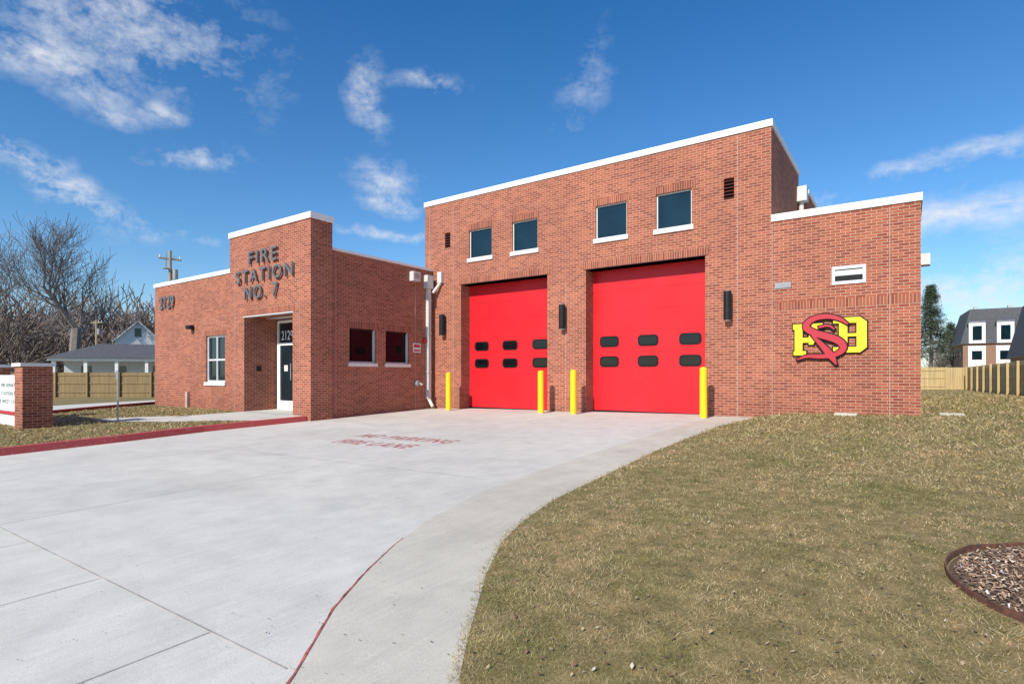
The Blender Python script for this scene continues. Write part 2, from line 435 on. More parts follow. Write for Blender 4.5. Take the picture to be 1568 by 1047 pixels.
b = B()
for a, c in wins:
    y = YG+.1
    b.box(a, c, y, y+.04, wz0, wz1, 'glass')
    w = .035
    b.box(a, a+w, y-.04, y-.001, wz0+w, wz1-w, 'frame'); b.box(c-w, c, y-.04, y-.001, wz0+w, wz1-w, 'frame')
    b.box(a, c, y-.04, y-.001, wz0, wz0+w, 'frame'); b.box(a, c, y-.04, y-.001, wz1-w, wz1, 'frame')
    b.box(a-.06, c+.06, YG-.05, YG+.06, wz0-.13, wz0-.002, 'sill')
b.done('bay_windows', fs)
b = B()
for a, c in wins: b.box(a-.1, c+.1, YG-.006, YG+.01, wz1, wz1+.203, 'soldier')
for a, c in bays: b.box(a-.1, c+.1, YG-.006, YG+.01, BT+.02, BT+.223, 'soldier')
b.box(-2.70, .235, YG-.004, YG+.01, 2.72, 2.92, 'soldier')
for a, c in bays:
    b.box(a-.05, c+.05, YG-.012, YG+.48, BT-.0, BT+.018, 'lintel')
b.done('soldier_courses', fs)
b = B()
for x, z1 in ((-3.58, 7.3), (-2.76, 4.9), (-.32, 4.9), (-14.45, 7.3), (-8.67, 4.0), (-13.3, 7.3)):
    b.box(x-.006, x+.006, YG-.009, YG+.01, -.1, z1, 'joint')
b.done('control_joints', fs)
b = B()
for a, c in louv:
    b.box(a, c, YG+.09, YG+.1, 5.7, 6.25, 'black')
    for i in range(6):
        z = 5.72+i*.09
        b.face([(a, YG+.005, z), (c, YG+.005, z), (c, YG+.08, z+.06), (a, YG+.08, z+.06)], 'lintel')
b.done('brick_vents', fs)

def rr(x0, x1, z0, z1, r, n=5):
    pts = []
    for cx, cz, a0 in ((x1-r, z0+r, -90), (x1-r, z1-r, 0), (x0+r, z1-r, 90), (x0+r, z0+r, 180)):
        for i in range(n+1):
            t = R(a0+90*i/n); pts.append((cx+r*math.cos(t), cz+r*math.sin(t)))
    return pts
for a, c in bays:
    b = B(); y = YG+.49
    zb = [-.2, .62, 1.23, 1.84, 2.45, 3.06, 3.67, 4.33]
    for i in range(7):
        b.box(a, c, y, y+.05, zb[i]+.003, zb[i+1]-.003, 'red')
        b.box(a, c, y+.004, y+.04, zb[i+1]-.003, zb[i+1]+.003, 'doorseam')
    cx = (a+c)/2
    for k in (-1, 0, 1):
        for z0 in (1.37, 1.98):
            x0 = cx+k*1.235-.31
            b.prism_y(rr(x0, x0+.62, z0, z0+.32, .11), y-.02, y+.01, 'black')
            b.prism_y(rr(x0+.045, x0+.575, z0+.045, z0+.275, .075), y-.024, y-.019, 'dglass')
    b.box(a, c, y-.01, y+.03, -.2, float(gd(cx, YG))+.035, 'black')
    b.done('bay_door', fs)

b = B()
b.wall_y(YG, -2.78, .243, -.6, 5.0, [], 0, 'brick')
b.wall_x(.243, YG, 28, -.6, 5.0, [], 0, 'brick')
b.face([(-2.78, 28, 0), (.243, 28, 0), (.243, 28, 5), (-2.78, 28, 5)], 'brick')
b.box(-2.5, .0, YG+.3, 27.7, 4.8, 4.95, 'roof')
b.done('side_wing_walls', fs)
b = B(); b.coping(-2.745, .243, YG, 28, 5.12, .17); b.done('side_wing_coping', fs)
b = B()
b.box(.245, .42, 15.6, 15.9, 3.6, 3.85, 'pipe')
b.done('side_wing_scupper', fs)
b = B()
x0, x1, z0, z1 = -1.456, -.775, 3.25, 3.67; y = YG-.03
b.box(x0, x1, y, YG-.001, z0, z0+.07, 'coping'); b.box(x0, x1, y, YG-.001, z1-.07, z1, 'coping')
b.box(x0, x0+.06, y, YG-.001, z0+.07, z1-.07, 'coping'); b.box(x1-.06, x1, y, YG-.001, z0+.07, z1-.07, 'coping')
b.box(x0+.06, x1-.06, YG-.012, YG-.002, z0+.07, z1-.07, 'black')
b.box(x0+.06, x1-.06, y+.006, YG-.012, z0+.20, z1-.1, 'frame')
b.done('wall_vent', fs)
b = B(); b.box(-2.69, -2.34, YG-.02, YG-.002, 3.27, 3.41, 'grey')
for i in range(4): b.box(-2.67, -2.36, YG-.026, YG-.02, 3.29+i*.03, 3.305+i*.03, 'grey')
b.done('small_vent', fs)

# tower and left wing
YT = 9.93; TX0, TX1 = -18.62, -14.16
DX0, DX1 = -17.73, -15.05; DZ = 3.03; YN = 11.17
b = B()
b.box(TX0, DX0, YT, 10.68, -.6, 5.75, 'brick'); b.box(DX1, TX1, YT, 10.68, -.6, 5.75, 'brick')
b.box(DX0, DX1, YT, 10.68, DZ, 5.75, 'brick')
b.face([(DX0, 10.68, -.6), (DX0, YN, -.6), (DX0, YN, DZ), (DX0, 10.68, DZ)], 'brick')
b.face([(DX1, 10.68, -.6), (DX1, YN, -.6), (DX1, YN, DZ), (DX1, 10.68, DZ)], 'brick')
b.face([(DX0, YN, -.6), (DX1, YN, -.6), (DX1, YN, DZ), (DX0, YN, DZ)], 'brick')
b.face([(DX0, 10.68, DZ-.001), (DX1, 10.68, DZ-.001), (DX1, YN, DZ-.001), (DX0, YN, DZ-.001)], 'coping')
b.done('entrance_tower', fs)
b = B(); b.coping(TX0, TX1, YT, 10.68, 5.87, .18, w=.3)
b.box(TX0+.3, TX1-.3, YT+.3, 10.38, 5.7, 5.82, 'roof'); b.box(DX0-.04, DX1+.04, YT-.012, YT+.2, DZ-.03, DZ-.002, 'frame')
b.box(DX0-.1, DX1+.1, YT-.006, YT+.02, DZ+.01, DZ+.213, 'soldier')
b.done('tower_coping', fs)
for s, x0, x1, z0 in (('FIRE', -17.33, -15.76, 4.66), ('STATION', -18.1, -14.94, 4.09), ('NO. 7', -17.57, -15.72, 3.55)):
    make_text('letters_'+s.split('.')[0].lower(), s, x0, x1, z0, z0+.42, YT-.05, .045, 'letter', fs, .008, 1.3)
b = B(); y = YN-.06; z0 = -.06
dx0, dx1 = -17.66, -15.2
b.box(dx0, dx1, y, y+.05, z0, 2.95, 'glass')
for x in (dx0, dx0+1.02, dx1-.06): b.box(x, x+.07, y-.05, y-.001, z0, 2.95, 'coping')
for z in (z0, 2.12, 2.88): b.box(dx0+.07, dx1-.07, y-.045, y-.002, z, z+.09, 'coping')
b.box(dx0+.07, dx0+.15, y-.04, y-.003, z0+.09, 2.12, 'coping'); b.box(dx0+.92, dx0+1.02, y-.04, y-.003, z0+.09, 2.12, 'coping')
b.box(dx0+.15, dx0+.92, y-.04, y-.003, z0+.09, .25, 'coping')
b.tube((dx0+.85, y-.09, .95), (dx0+.85, y-.09, 1.5), .015, .015, 8, 'grey')
b.box(dx0+.35, dx0+.55, y-.006, y-.002, 1.25, 1.45, 'sill')
b.done('entrance_door', fs)
make_text('door_numbers', '2129', dx0+.2, dx0+.85, 2.3, 2.62, y-.004, .004, 'coping', fs, .01)
polysheet('entrance_slab', [(DX0, YT-.01), (DX1, YT-.01), (DX1, YN), (DX0, YN)], gl, .008, 'concrete').parent = fs
b = B(); b.box(DX0+.002, DX0+.05, 10.35, 10.5, 1.25, 1.42, 'lamp'); b.done('door_intercom', fs)

YW = 10.03
b = B()
lw = (-20.42, -19.12, .87, 2.5)
b.wall_y(YW, -24.46, TX0, -.6, 4.6, [lw], .14, 'brick')
b.face([(-24.46, YW, -.6), (-24.46, 25, -.6), (-24.46, 25, 4.6), (-24.46, YW, 4.6)], 'brick')
b.face([(-24.46, 25, -.6), (-14.3, 25, -.6), (-14.3, 25, 4.6), (-24.46, 25, 4.6)], 'brick')
sw = [(11.42, 12.49, 1.5, 2.6), (12.92, 13.99, 1.5, 2.6)]
b.wall_x(-14.3, 10.68, YG, -.6, 4.92, sw, .14, 'brick')
b.face([(-18.62, 10.68, 4.6), (-18.62, YG, 4.6), (-18.62, YG, 4.95), (-18.62, 10.68, 4.95)], 'brick')
b.face([(-24.4, YW+.1, 4.62), (-18.6, YW+.1, 4.62), (-18.6, 25, 4.62), (-24.4, 25, 4.62)], 'roof')
b.face([(-18.6, 10.5, 4.9), (-14.35, 10.5, 4.9), (-14.35, 25, 4.9), (-18.6, 25, 4.9)], 'roof')
b.done('office_wing_walls', fs)
b = B()
b.box(-24.5, TX0-.04, YW-.035, YW+.3, 4.57, 4.71, 'coping'); b.box(-24.5, -24.16, YW+.3, 25, 4.57, 4.71, 'coping')
b.box(-14.6, -14.265, 10.69, YG-.001, 4.92, 5.0, 'coping')
b.done('office_wing_coping', fs)
b = B()
y = YW+.11
b.box(lw[0], lw[1], y, y+.03, lw[2], lw[3], 'glass')
for x in (lw[0], (lw[0]+lw[1])/2-.03, lw[1]-.06): b.box(x, x+.06, y-.05, y-.001, lw[2], lw[3], 'frame')
for z in (lw[2], 1.62, lw[3]-.06):
    b.box(lw[0]+.06, (lw[0]+lw[1])/2-.03, y-.045, y-.002, z, z+.06, 'frame'); b.box((lw[0]+lw[1])/2+.03, lw[1]-.06, y-.045, y-.002, z, z+.06, 'frame')
b.box(lw[0]-.06, lw[1]+.06, YW-.05, YW+.05, lw[2]-.12, lw[2]-.002, 'sill')
b.box(lw[0]-.1, lw[1]+.1, YW-.006, YW+.01, lw[3], lw[3]+.203, 'soldier')
x = -14.3-.12
for a, c, zb, zt in sw:
    b.box(x-.03, x, a, c, zb, zt, 'glass_red')
    b.box(x+.001, x+.06, a, a+.05, zb, zt, 'frame'); b.box(x+.001, x+.06, c-.05, c, zb, zt, 'frame')
    b.box(x+.001, x+.055, a+.05, c-.05, zb, zb+.05, 'frame'); b.box(x+.001, x+.055, a+.05, c-.05, zt-.05, zt, 'lamp')
    b.box(-14.36, -14.25, a-.05, c+.05, zb-.11, zb-.002, 'sill')
    b.box(-14.31, -14.294, a-.1, c+.1, zt, zt+.203, 'soldier')
for yy in (10.9, 14.3): b.box(-14.31, -14.291, yy-.006, yy+.006, -.1, 4.85, 'joint')
b.done('office_windows', fs)
for x in (-18.3, -14.7):
    b = B(); b.box(x-.006, x+.006, YT-.008, YT+.01, -.1, 5.1, 'joint'); b.done('tower_joint', fs)
make_text('house_numbers', '2129', -23.95, -22.75, 3.66, 4.16, YW-.04, .03, 'letter', fs, .02)
b = B()
b.tube((-21.37, YW-.12, 2.78), (-21.37, YW-.12, 2.92), .13, .13, 14, 'lamp'); b.box(-21.42, -21.32, YW-.05, YW-.002, 2.76, 2.94, 'lamp'); b.done('door_light', fs)
b = B()
X0 = -14.3
b.box(X0+.002, X0+.2, 14.72, 15.02, 4.25, 4.72, 'pipe'); b.box(X0+.002, X0+.13, 14.84, 14.98, .25, 4.25, 'pipe')
b.tube((X0+.07, 14.91, .27), (X0+.28, 14.9, -.02), .06, .06, 8, 'pipe')
b.box(X0+.002, X0+.22, 14.0, 14.35, 4.42, 4.75, 'pipe'); b.box(X0+.222, X0+.224, 14.06, 14.29, 4.5, 4.68, 'grey')
for z in (1.2, 2.6, 3.8): b.box(X0+.003, X0+.137, 14.82, 15.0, z, z+.05, 'pipe')
b.box(-13.95, -13.75, YG-.14, YG-.003, 4.45, 4.85, 'pipe')
b.tube((-13.86, YG-.07, 4.45), (-14.1, YG-.2, 4.1), .055, .055, 8, 'pipe')
b.done('downspout', fs)
b = B()
b.box(X0+.002, X0+.02, 14.18, 14.55, 1.92, 2.25, 'sill')
b.box(X0+.021, X0+.024, 14.22, 14.51, 2.10, 2.20, 'emred'); b.box(X0+.021, X0+.024, 14.22, 14.51, 1.96, 2.02, 'emred'); b.done('alarm_sign', fs)
b = B(); b.tube((X0+.002, 14.75, 2.35), (X0+.07, 14.75, 2.35), .1, .09, 16, 'emred'); b.done('alarm_bell', fs)
b = B(); b.tube((X0+.002, 14.35, .85), (X0+.12, 14.35, .85), .09, .07, 14, 'grey'); b.tube((X0+.08, 14.28, .83), (X0+.18, 14.22, .76), .045, .05, 12, 'grey'); b.tube((X0+.08, 14.42, .83), (X0+.18, 14.48, .76), .045, .05, 12, 'grey'); b.done('fire_department_connection', fs)
b = B(); b.box(-21.75, -21.6, YW-.1, YW-.002, -.1, .5, 'joint'); b.done('utility_box', fs)

for x in (-13.72, -8.73, -3.80):
    b = B()
    b.box(x-.05, x+.05, YG-.06, YG-.002, 2.62, 3.21, 'lamp')
    b.tube((x, YG-.14, 2.54), (x, YG-.14, 3.29), .1, .1, 18, 'lamp')
    b.tube((x, YG-.14, 3.29), (x, YG-.14, 3.305), .085, .085, 18, 'grey'); b.tube((x, YG-.14, 2.525), (x, YG-.14, 2.54), .085, .085, 18, 'frame')
    b.done('wall_lamp', None, (x, YG-.14, 2.9))

for x in (-12.9, -9.15, -8.02, -4.25):
    z = float(gd(x, 14.5)); b = B()
    b.tube((0, 0, -.05), (0, 0, 1.25), .095, .095, 24, 'yellow', False)
    pr, pz = .095, 1.25
    for i in range(1, 7):
        t = R(15*i); r = .095*math.cos(t); zz = 1.25+.06*math.sin(t)
        b.tube((0, 0, pz), (0, 0, zz), pr, max(r, .001), 24, 'yellow', False); pr, pz = max(r, .001), zz
    b.tube((0, 0, -.02), (0, 0, .012), .125, .12, 24, 'djoint')
    o = b.done('bollard', smooth=True); o.location = (x, 14.5, z)

# emblem
def ribbon(b, pts, ws, y0, y1, mat, extra=0.0):
    P = [Vector((p[0], p[1])) for p in pts]; W = list(ws)
    for _ in range(3 if len(P) > 2 else 0):
        Q = [P[0]]; V = [W[0]]
        for i in range(len(P)-1):
            Q += [P[i]*.75+P[i+1]*.25, P[i]*.25+P[i+1]*.75]; V += [W[i]*.75+W[i+1]*.25, W[i]*.25+W[i+1]*.75]
        Q.append(P[-1]); V.append(W[-1]); P, W = Q, V
    if extra:
        d0 = (P[0]-P[1]).normalized(); d1 = (P[-1]-P[-2]).normalized(); P[0] = P[0]+d0*extra; P[-1] = P[-1]+d1*extra
    L = []; Rr = []
    for i, p in enumerate(P):
        d = (P[min(i+1, len(P)-1)]-P[max(i-1, 0)]).normalized(); n = Vector((-d.y, d.x)); w = W[i]/2+extra
        L.append(p+n*w); Rr.append(p-n*w)
    for i in range(len(P)-1):
        q = [L[i], Rr[i], Rr[i+1], L[i+1]]
        b.prism_y([(v.x, v.y) for v in q], y0, y1, mat)
ex = lambda px: -2.294+(px-1214)/112*1.52
ez = lambda py: 1.37+(557-py)/77*1.2
def E(l): return [(ex(a), ez(c)) for a, c in l]
em = empty('emblem_sign')
def strokes(name, st, y, mat, out):
    b = B()
    for k, (pts, ws) in enumerate(st): ribbon(b, E(pts), ws, y-.03-.0003*k, y, mat, 0)
    b.done(name, em)
    b = B()
    for k, (pts, ws) in enumerate(st): ribbon(b, E(pts), ws, y+.005-.0003*k, y+.03, 'black', out)
    b.done(name+'_outline', em)
H = [([(1224, 496), (1224, 541)], (.17, .17)), ([(1215, 498), (1262, 498)], (.13, .13)), ([(1216, 539), (1236, 539)], (.1, .1)),
     ([(1224, 519), (1256, 519)], (.12, .12)), ([(1244, 512), (1244, 526)], (.1, .1))]
Bs = [([(1293, 489), (1293, 537)], (.17, .17)), ([(1278, 491), (1317, 491)], (.13, .13)), ([(1278, 535), (1317, 535)], (.13, .13)),
      ([(1320, 494), (1320, 532)], (.2, .2)), ([(1314, 489.5), (1324, 497)], (.13, .13)), ([(1314, 536.5), (1324, 529)], (.13, .13)), ([(1296, 513), (1316, 513)], (.07, .07))]
S = [([(1300, 497), (1288, 488), (1268, 483), (1246, 486), (1233, 498), (1247, 508), (1268, 514), (1288, 521), (1296, 533), (1282, 543), (1258, 545), (1238, 543), (1222, 549)],
      (.04, .09, .11, .12, .15, .15, .16, .16, .14, .1, .1, .08, .03)),
     ([(1246, 512), (1260, 526), (1275, 543), (1283, 557)], (.05, .11, .17, .03)),
     ([(1256, 500), (1272, 497), (1280, 504)], (.05, .05, .03))]
strokes('yellow_letter_left', H, YG-.035, 'emyellow', .028)
strokes('yellow_letter_right', Bs, YG-.036, 'emyellow', .028)
strokes('red_script_s', S, YG-.075, 'emred', .028)

# ------------------------------------------------------------------ monument sign
ms = empty('monument_sign')
b = B()
b.box(-18.33, -17.7, 4.3, 4.9, -.5, 1.33, 'brick'); b.box(-21.9, -21.27, 4.3, 4.9, -.5, 1.33, 'brick'); b.done('piers', ms)
b = B(); 
for x in (-18.33, -21.9): b.box(x-.05, x+.68, 4.25, 4.95, 1.335, 1.42, 'sill')
b.done('pier_caps', ms)
b = B(); b.box(-21.27, -18.33, 4.45, 4.75, -.4, .08, 'sill'); b.box(-21.27, -18.33, 4.42, 4.78, .082, .16, 'emred'); b.box(-21.2, -18.4, 4.5, 4.7, .165, 1.12, 'coping'); b.done('panel', ms)
M['green'] = plain('green_print', (0.05, 0.13, 0.07), 0.6)
for i, s in enumerate(('CITY FIRE DEPARTMENT', 'FIRE STATION NO. 7', '2129 WEST STREET')):
    make_text('print_%d' % i, s, -20.9, -18.6, .80-.22*i, .90-.22*i, 4.497, .002, 'green', ms, .0)
b = B(); b.tube((0, 0, 0), (0, 0, 1.45), .022, .022, 8, 'grey'); b.box(-.08, .08, -.025, -.012, 1.2, 1.45, 'grey')
o = b.done('parking_sign'); o.location = (-17.75, 6.35, -.2)

# ------------------------------------------------------------------ fences
def fence(name, p0, p1, z0, z1, mat, posts_side=-1, h=1.8):
    b = B(); p0 = Vector(p0); p1 = Vector(p1); d = p1-p0; L = d.length; d.normalize(); n = Vector((-d.y, d.x))*posts_side
    def obx(s0, s1, n0, n1, za, zb):
        o = len(b.v); k = b.mi(mat)
        for z in (za, zb):
            for s_, nn in ((s0, n0), (s1, n0), (s1, n1), (s0, n1)):
                q = p0+d*s_+n*nn; b.v.append((q.x, q.y, z))
        for f in ((0,3,2,1),(4,5,6,7),(0,1,5,4),(1,2,6,5),(2,3,7,6),(3,0,4,7)):
            b.f.append(tuple(o+i for i in f)); b.m.append(k)
    s_ = 0.0
    while s_ < L:
        g = z0+(z1-z0)*s_/L
        obx(s_, s_+.138, 0, .02+random.random()*.006, g-.1, g+h+random.uniform(-.015, .015)); s_ += .146
    s_ = 0.0
    while s_ < L:
        g = z0+(z1-z0)*s_/L
        obx(s_, s_+.11, .07, .18, g-.1, g+h+.03); s_ += 2.4
    for zr in (.3, .95, 1.55):
        k = 0
        while k < L-2.4:
            g = z0+(z1-z0)*k/L; obx(k, k+2.4, .028, .068, g+zr, g+zr+.09); k += 2.4
    return b.done(name)
fence('wooden_fence', (-24, 55), (3.6, 55), -.12, -.12, 'wood', -1)
fence('wooden_fence', (5.6, 18), (3.7, 54.9), .1, -.12, 'wood', 1)
fence('wooden_fence', (-66, 5), (-36, 26), -.55, -.5, 'wood2', -1)

# ------------------------------------------------------------------ houses
M['shingle'] = plain('dark_shingle', (0.09, 0.09, 0.095), 0.9, var=0.35, scale=8)
M['siding'] = plain('white_siding', (0.78, 0.78, 0.77), 0.6, var=0.05)
M['greysiding'] = plain('grey_siding', (0.45, 0.47, 0.47), 0.7, var=0.05)
M['tan'] = plain('brown_brick_far', (0.30, 0.17, 0.11), 0.9, var=0.2, scale=8)
def xform(ob, loc, rz):
    ob.location = loc; ob.rotation_euler = (0, 0, rz)
def gable(b, w, d, h, rh, wall, roof, x=0, y=0, z=0, ov=.4):
    b.box(x-w/2, x+w/2, y-d/2, y+d/2, z, z+h, wall)
    for s_ in (-1, 1):
        b.face([(x-w/2, y+s_*d/2, z+h), (x+w/2, y+s_*d/2, z+h), (x, y+s_*d/2, z+h+rh)], wall)
    k = rh/(w/2)
    for s_ in (-1, 1):
        e = x+s_*(w/2+ov)
        b.face([(e, y-d/2-ov, z+h-k*ov), (x, y-d/2-ov, z+h+rh), (x, y+d/2+ov, z+h+rh), (e, y+d/2+ov, z+h-k*ov)], roof)
        b.face([(e, y-d/2-ov, z+h-k*ov-.2), (x, y-d/2-ov, z+h+rh-.2), (x, y-d/2-ov, z+h+rh), (e, y-d/2-ov, z+h-k*ov)], 'siding')
b = B()
b.box(-6.4, 6.4, 1.0, 8, 0, 2.6, 'greysiding')
b.box(-6.9, 6.9, -1.6, 8.4, 2.6, 2.85, 'siding')
q = [(-7.1, -1.8), (7.1, -1.8), (7.1, 8.6), (-7.1, 8.6)]
t = [(-4, 3.2), (4, 3.2)]
b.face([(*q[0], 2.86), (*q[1], 2.86), (*t[1], 4.5), (*t[0], 4.5)], 'shingle'); b.face([(*q[2], 2.86), (*q[3], 2.86), (*t[0], 4.5), (*t[1], 4.5)], 'shingle')
b.face([(*q[1], 2.86), (*q[2], 2.86), (*t[1], 4.5)], 'shingle'); b.face([(*q[3], 2.86), (*q[0], 2.86), (*t[0], 4.5)], 'shingle')
for i in range(6): x = -6.5+i*2.6; b.box(x-.14, x+.14, -1.4, -1.12, 0, 2.6, 'siding')
for x in (-4.5, -1.5, 1.8, 4.6): b.box(x-.45, x+.45, .95, .99, .9, 2.1, 'glass')
b.box(-6.8, 6.8, -1.5, 1, -.4, .15, 'roof')
xform(b.done('porch_house'), (-65.5, 25.0, -.1), R(56))
b = B()
gable(b, 4.6, 9, 5.8, 2.3, 'siding', 'shingle'); gable(b, 3.4, 5, 5.2, 1.7, 'siding', 'shingle', 3.6, -2)
for x, z in ((-1.2, 1.2), (1.2, 1.2), (-1.2, 3.8), (1.2, 3.8), (0, 6.0)): b.box(x-.35, x+.35, -4.55, -4.51, z, z+1.1, 'glass')
b.box(3.1, 4.0, -4.55, -4.51, 3.4, 4.6, 'glass')
xform(b.done('white_house'), (-84.5, 32.3, -.1), R(72))
b = B(); gable(b, 5, 9, 5.6, 2.6, 'siding', 'shingle')
for x, z in ((-1.2, 1.2), (1.2, 1.2), (-1.2, 3.6), (1.2, 3.6)): b.box(x-.4, x+.4, -4.55, -4.51, z, z+1.1, 'glass')
xform(b.done('white_house'), (-84.5, 42, -.1), R(70))

def townhouse(name, loc, w, d, h, mh, n, rz=0, wall='tan'):
    b = B(); b.box(0, w, 0, d, -.3, h, wall)
    o, i_ = .3, .9
    Q = [(-o, -o), (w+o, -o), (w+o, d+o), (-o, d+o)]; T = [(i_, i_), (w-i_, i_), (w-i_, d-i_), (i_, d-i_)]
    for k in range(4):
        k2 = (k+1) % 4; b.face([(*Q[k], h), (*Q[k2], h), (*T[k2], h+mh), (*T[k], h+mh)], 'shingle')
    b.face([(*T[k], h+mh) for k in range(4)], 'shingle'); b.face([(*Q[k], h) for k in range(4)], 'siding')
    for k in range(n):
        x = (k+.5)*w/n
        b.box(x-.9, x+.9, -.45, 1.2, h+.05, h+mh*.62, 'siding')
        b.face([(x-1.1, -.55, h+mh*.6), (x+1.1, -.55, h+mh*.6), (x+.6, 1.3, h+mh*.85), (x-.6, 1.3, h+mh*.85)], 'shingle')
        b.box(x-.5, x+.5, -.5, -.46, h+.5, h+mh*.5, 'glass')
        b.box(x-.95, x+.95, -.2, .0, .3, h-.3, 'siding'); b.box(x-.55, x+.55, -.25, -.21, 1.0, 2.2, 'glass')
        if h > 4.5: b.box(x-.55, x+.55, -.25, -.21, 3.4, 4.6, 'glass')
    for y in np.arange(1.5, d-1, 3):
        b.box(-.06, -.01, y, y+1, 1, 2.2, 'glass'); 
        if h > 4.5: b.box(-.06, -.01, y, y+1, 3.6, 4.8, 'glass')
    for x in (w*.2, w*.62): b.box(x, x+.5, d*.4, d*.4+.5, h+mh-.2, h+mh+.7, 'greysiding')
    xform(b.done(name), loc, rz)
townhouse('townhouse', (6.4, 101, -.2), 9, 12, 5.6, 4.9, 3, R(3))
townhouse('townhouse', (16.6, 106, -.2), 9, 12, 5.6, 4.9, 2, R(3))
townhouse('townhouse', (10.2, 72, -.2), 10, 14, 3.2, 5.8, 2, R(2))

# ------------------------------------------------------------------ trees
def bare_tree(name, loc, height, levels=5, seed=1, mat='bark', rmin=.03, spread=.75, r0=None, trunk=.28, wob=.07, link=True):
    rnd = random.Random(seed); b = B()
    def br(p, d, L, r, lev):
        nseg = 4 if lev > 0 else 3; rr_ = r
        for i in range(nseg):
            d = (d+Vector((rnd.gauss(0, wob), rnd.gauss(0, wob), rnd.gauss(.07 if lev else .02, .05)))).normalized()
            q = p+d*(L/nseg); r2 = max(rmin, rr_*(.84 if lev else .92))
            b.tube(p, q, rr_, r2, 7 if lev == 0 else (4 if lev < 3 else 3), mat, False)
            p, rr_ = q, r2
            if lev < levels and (i > 0 or lev > 0):
                for _ in range(2 if i == nseg-1 else 1):
                    a = rnd.uniform(0, 2*math.pi); s_ = rnd.uniform(.4, .95)*spread
                    o = d.orthogonal().normalized(); o.rotate(Matrix.Rotation(a, 3, d))
                    nd = (d+o*s_*1.15+Vector((0, 0, .16))).normalized()
                    br(p, nd, L*rnd.uniform(.58, .80), max(rmin, rr_*rnd.uniform(.5, .7)), lev+1)
    br(Vector((0, 0, -.3)), Vector((0, 0, 1)), height*trunk, r0 or height*.024, 0)
    zm = max(v[2] for v in b.v); k = height/zm
    b.v = [(x*k, y*k, z*k) for x, y, z in b.v]
    if not link: return b
    o = b.done(name); o.location = loc; return b
bare_tree('bare_tree', (-74.5, 22.5, -.8), 19.5, 5, 12, 'bark', .012, 1.15)
bare_tree('bare_tree', (-82, 15, -.8), 17, 5, 5, 'bark', .012, 1.1)
src = []
for i in range(4):
    b_ = bare_tree('tmp', (0, 0, 0), 1.0, 4, 40+i, 'bark2', .0018, 1.05, .02, link=False)
    src.append((np.array(b_.v), b_.f))
V = []; F = []; off = 0
rnd = random.Random(3)
def addtree(x, y, h, k, z=-1):
    global off
    v, f = src[k]; a = rnd.uniform(0, 6.28); ca, sa = math.cos(a), math.sin(a)
    vv = v*h; w = np.stack([vv[:, 0]*ca-vv[:, 1]*sa+x, vv[:, 0]*sa+vv[:, 1]*ca+y, vv[:, 2]+z], -1)
    V.append(w); F.extend([tuple(i+off for i in q) for q in f]); off += len(v)
def place(az, dist):
    a = R(az); return dist*math.sin(a), dist*math.cos(a)
for i in range(30):
    az = -84+i*.85+rnd.uniform(-.3, .3); dd = rnd.uniform(115, 165); x, y = place(az, dd)
    addtree(x, y, dd*rnd.uniform(.11, .155), i % 4)
for i in range(9):
    az = 1.5+i*1.3; dd = rnd.uniform(150, 190); x, y = place(az, dd); addtree(x, y, rnd.uniform(8, 12), i % 4)
me = bpy.data.meshes.new('distant_trees'); me.from_pydata(np.concatenate(V).tolist(), [], F); me.materials.append(M['bark2'])
o = bpy.data.objects.new('distant_trees', me); scene.collection.objects.link(o)

M['needle'] = plain('conifer_needles', (0.05, 0.07, 0.035), 0.9, var=0.5, scale=2)
def conifer(name, loc, h, r, n=5000, seed=1, bare=.12):
    rnd = random.Random(seed); b = B(); b.tube((0, 0, -.2), (0, 0, h*.95), h*.02, .03, 7, 'bark', False)
    k = int(n/22)
    for i in range(k):
        t = bare+(1-bare)*(rnd.random()**.8); z = h*t; rad = r*(1-t)**.8*rnd.uniform(.35, 1.1)+.1; a = rnd.uniform(0, 6.28)
        c = Vector((rad*math.cos(a), rad*math.sin(a), z-rad*.15))
        b.tube((0, 0, z), c, .03, .012, 3, 'bark', False)
        for j in range(22):
            p = c*rnd.uniform(.55, 1.05)+Vector((rnd.gauss(0, .22), rnd.gauss(0, .22), rnd.gauss(0, .16))); p.z = c.z+rnd.gauss(0, .16)
            u = Vector((rnd.gauss(0, 1), rnd.gauss(0, 1), rnd.gauss(0, .5))).normalized()*.16; w = u.orthogonal().normalized()*.06
            b.face([p-u, p+w, p+u], 'needle')
    o = b.done(name); o.location = loc
conifer('pine_tree', (2.4, 87, -.3), 12.4, 3.6, 12000, 3, .3)
conifer('pine_tree', (5.6, 112, -.3), 9.5, 3.4, 7000, 9, .1)
conifer('spruce_tree', (-60.5, 29.5, -.5), 4.2, 1.5, 4000, 5, .02)

def upole(loc, h, rz=0):
    b = B(); b.tube((0, 0, -.5), (0, 0, h), .17, .12, 10, 'pole')
    b.box(-.8, .8, -.06, .06, h-.75, h-.62, 'pole'); 
    for x in (-.7, -.3, .3, .7): b.tube((x, 0, h-.62), (x, 0, h-.4), .05, .035, 8, 'sill')
    b.tube((.34, 0, h-2.3), (.34, 0, h-1.5), .22, .22, 12, 'grey'); b.tube((-.3, 0, h-1.3), (-.3, 0, h-.3), .05, .05, 8, 'grey')
    b.tube((-.3, 0, h-1.5), (-.3, 0, h-1.45), .25, .25, 8, 'pole')
    o = b.done('utility_pole'); xform(o, loc, rz)
upole((-48.5, 21.0, -.5), 11.6, R(75)); upole((-88, 29, -.5), 9.2, R(35))

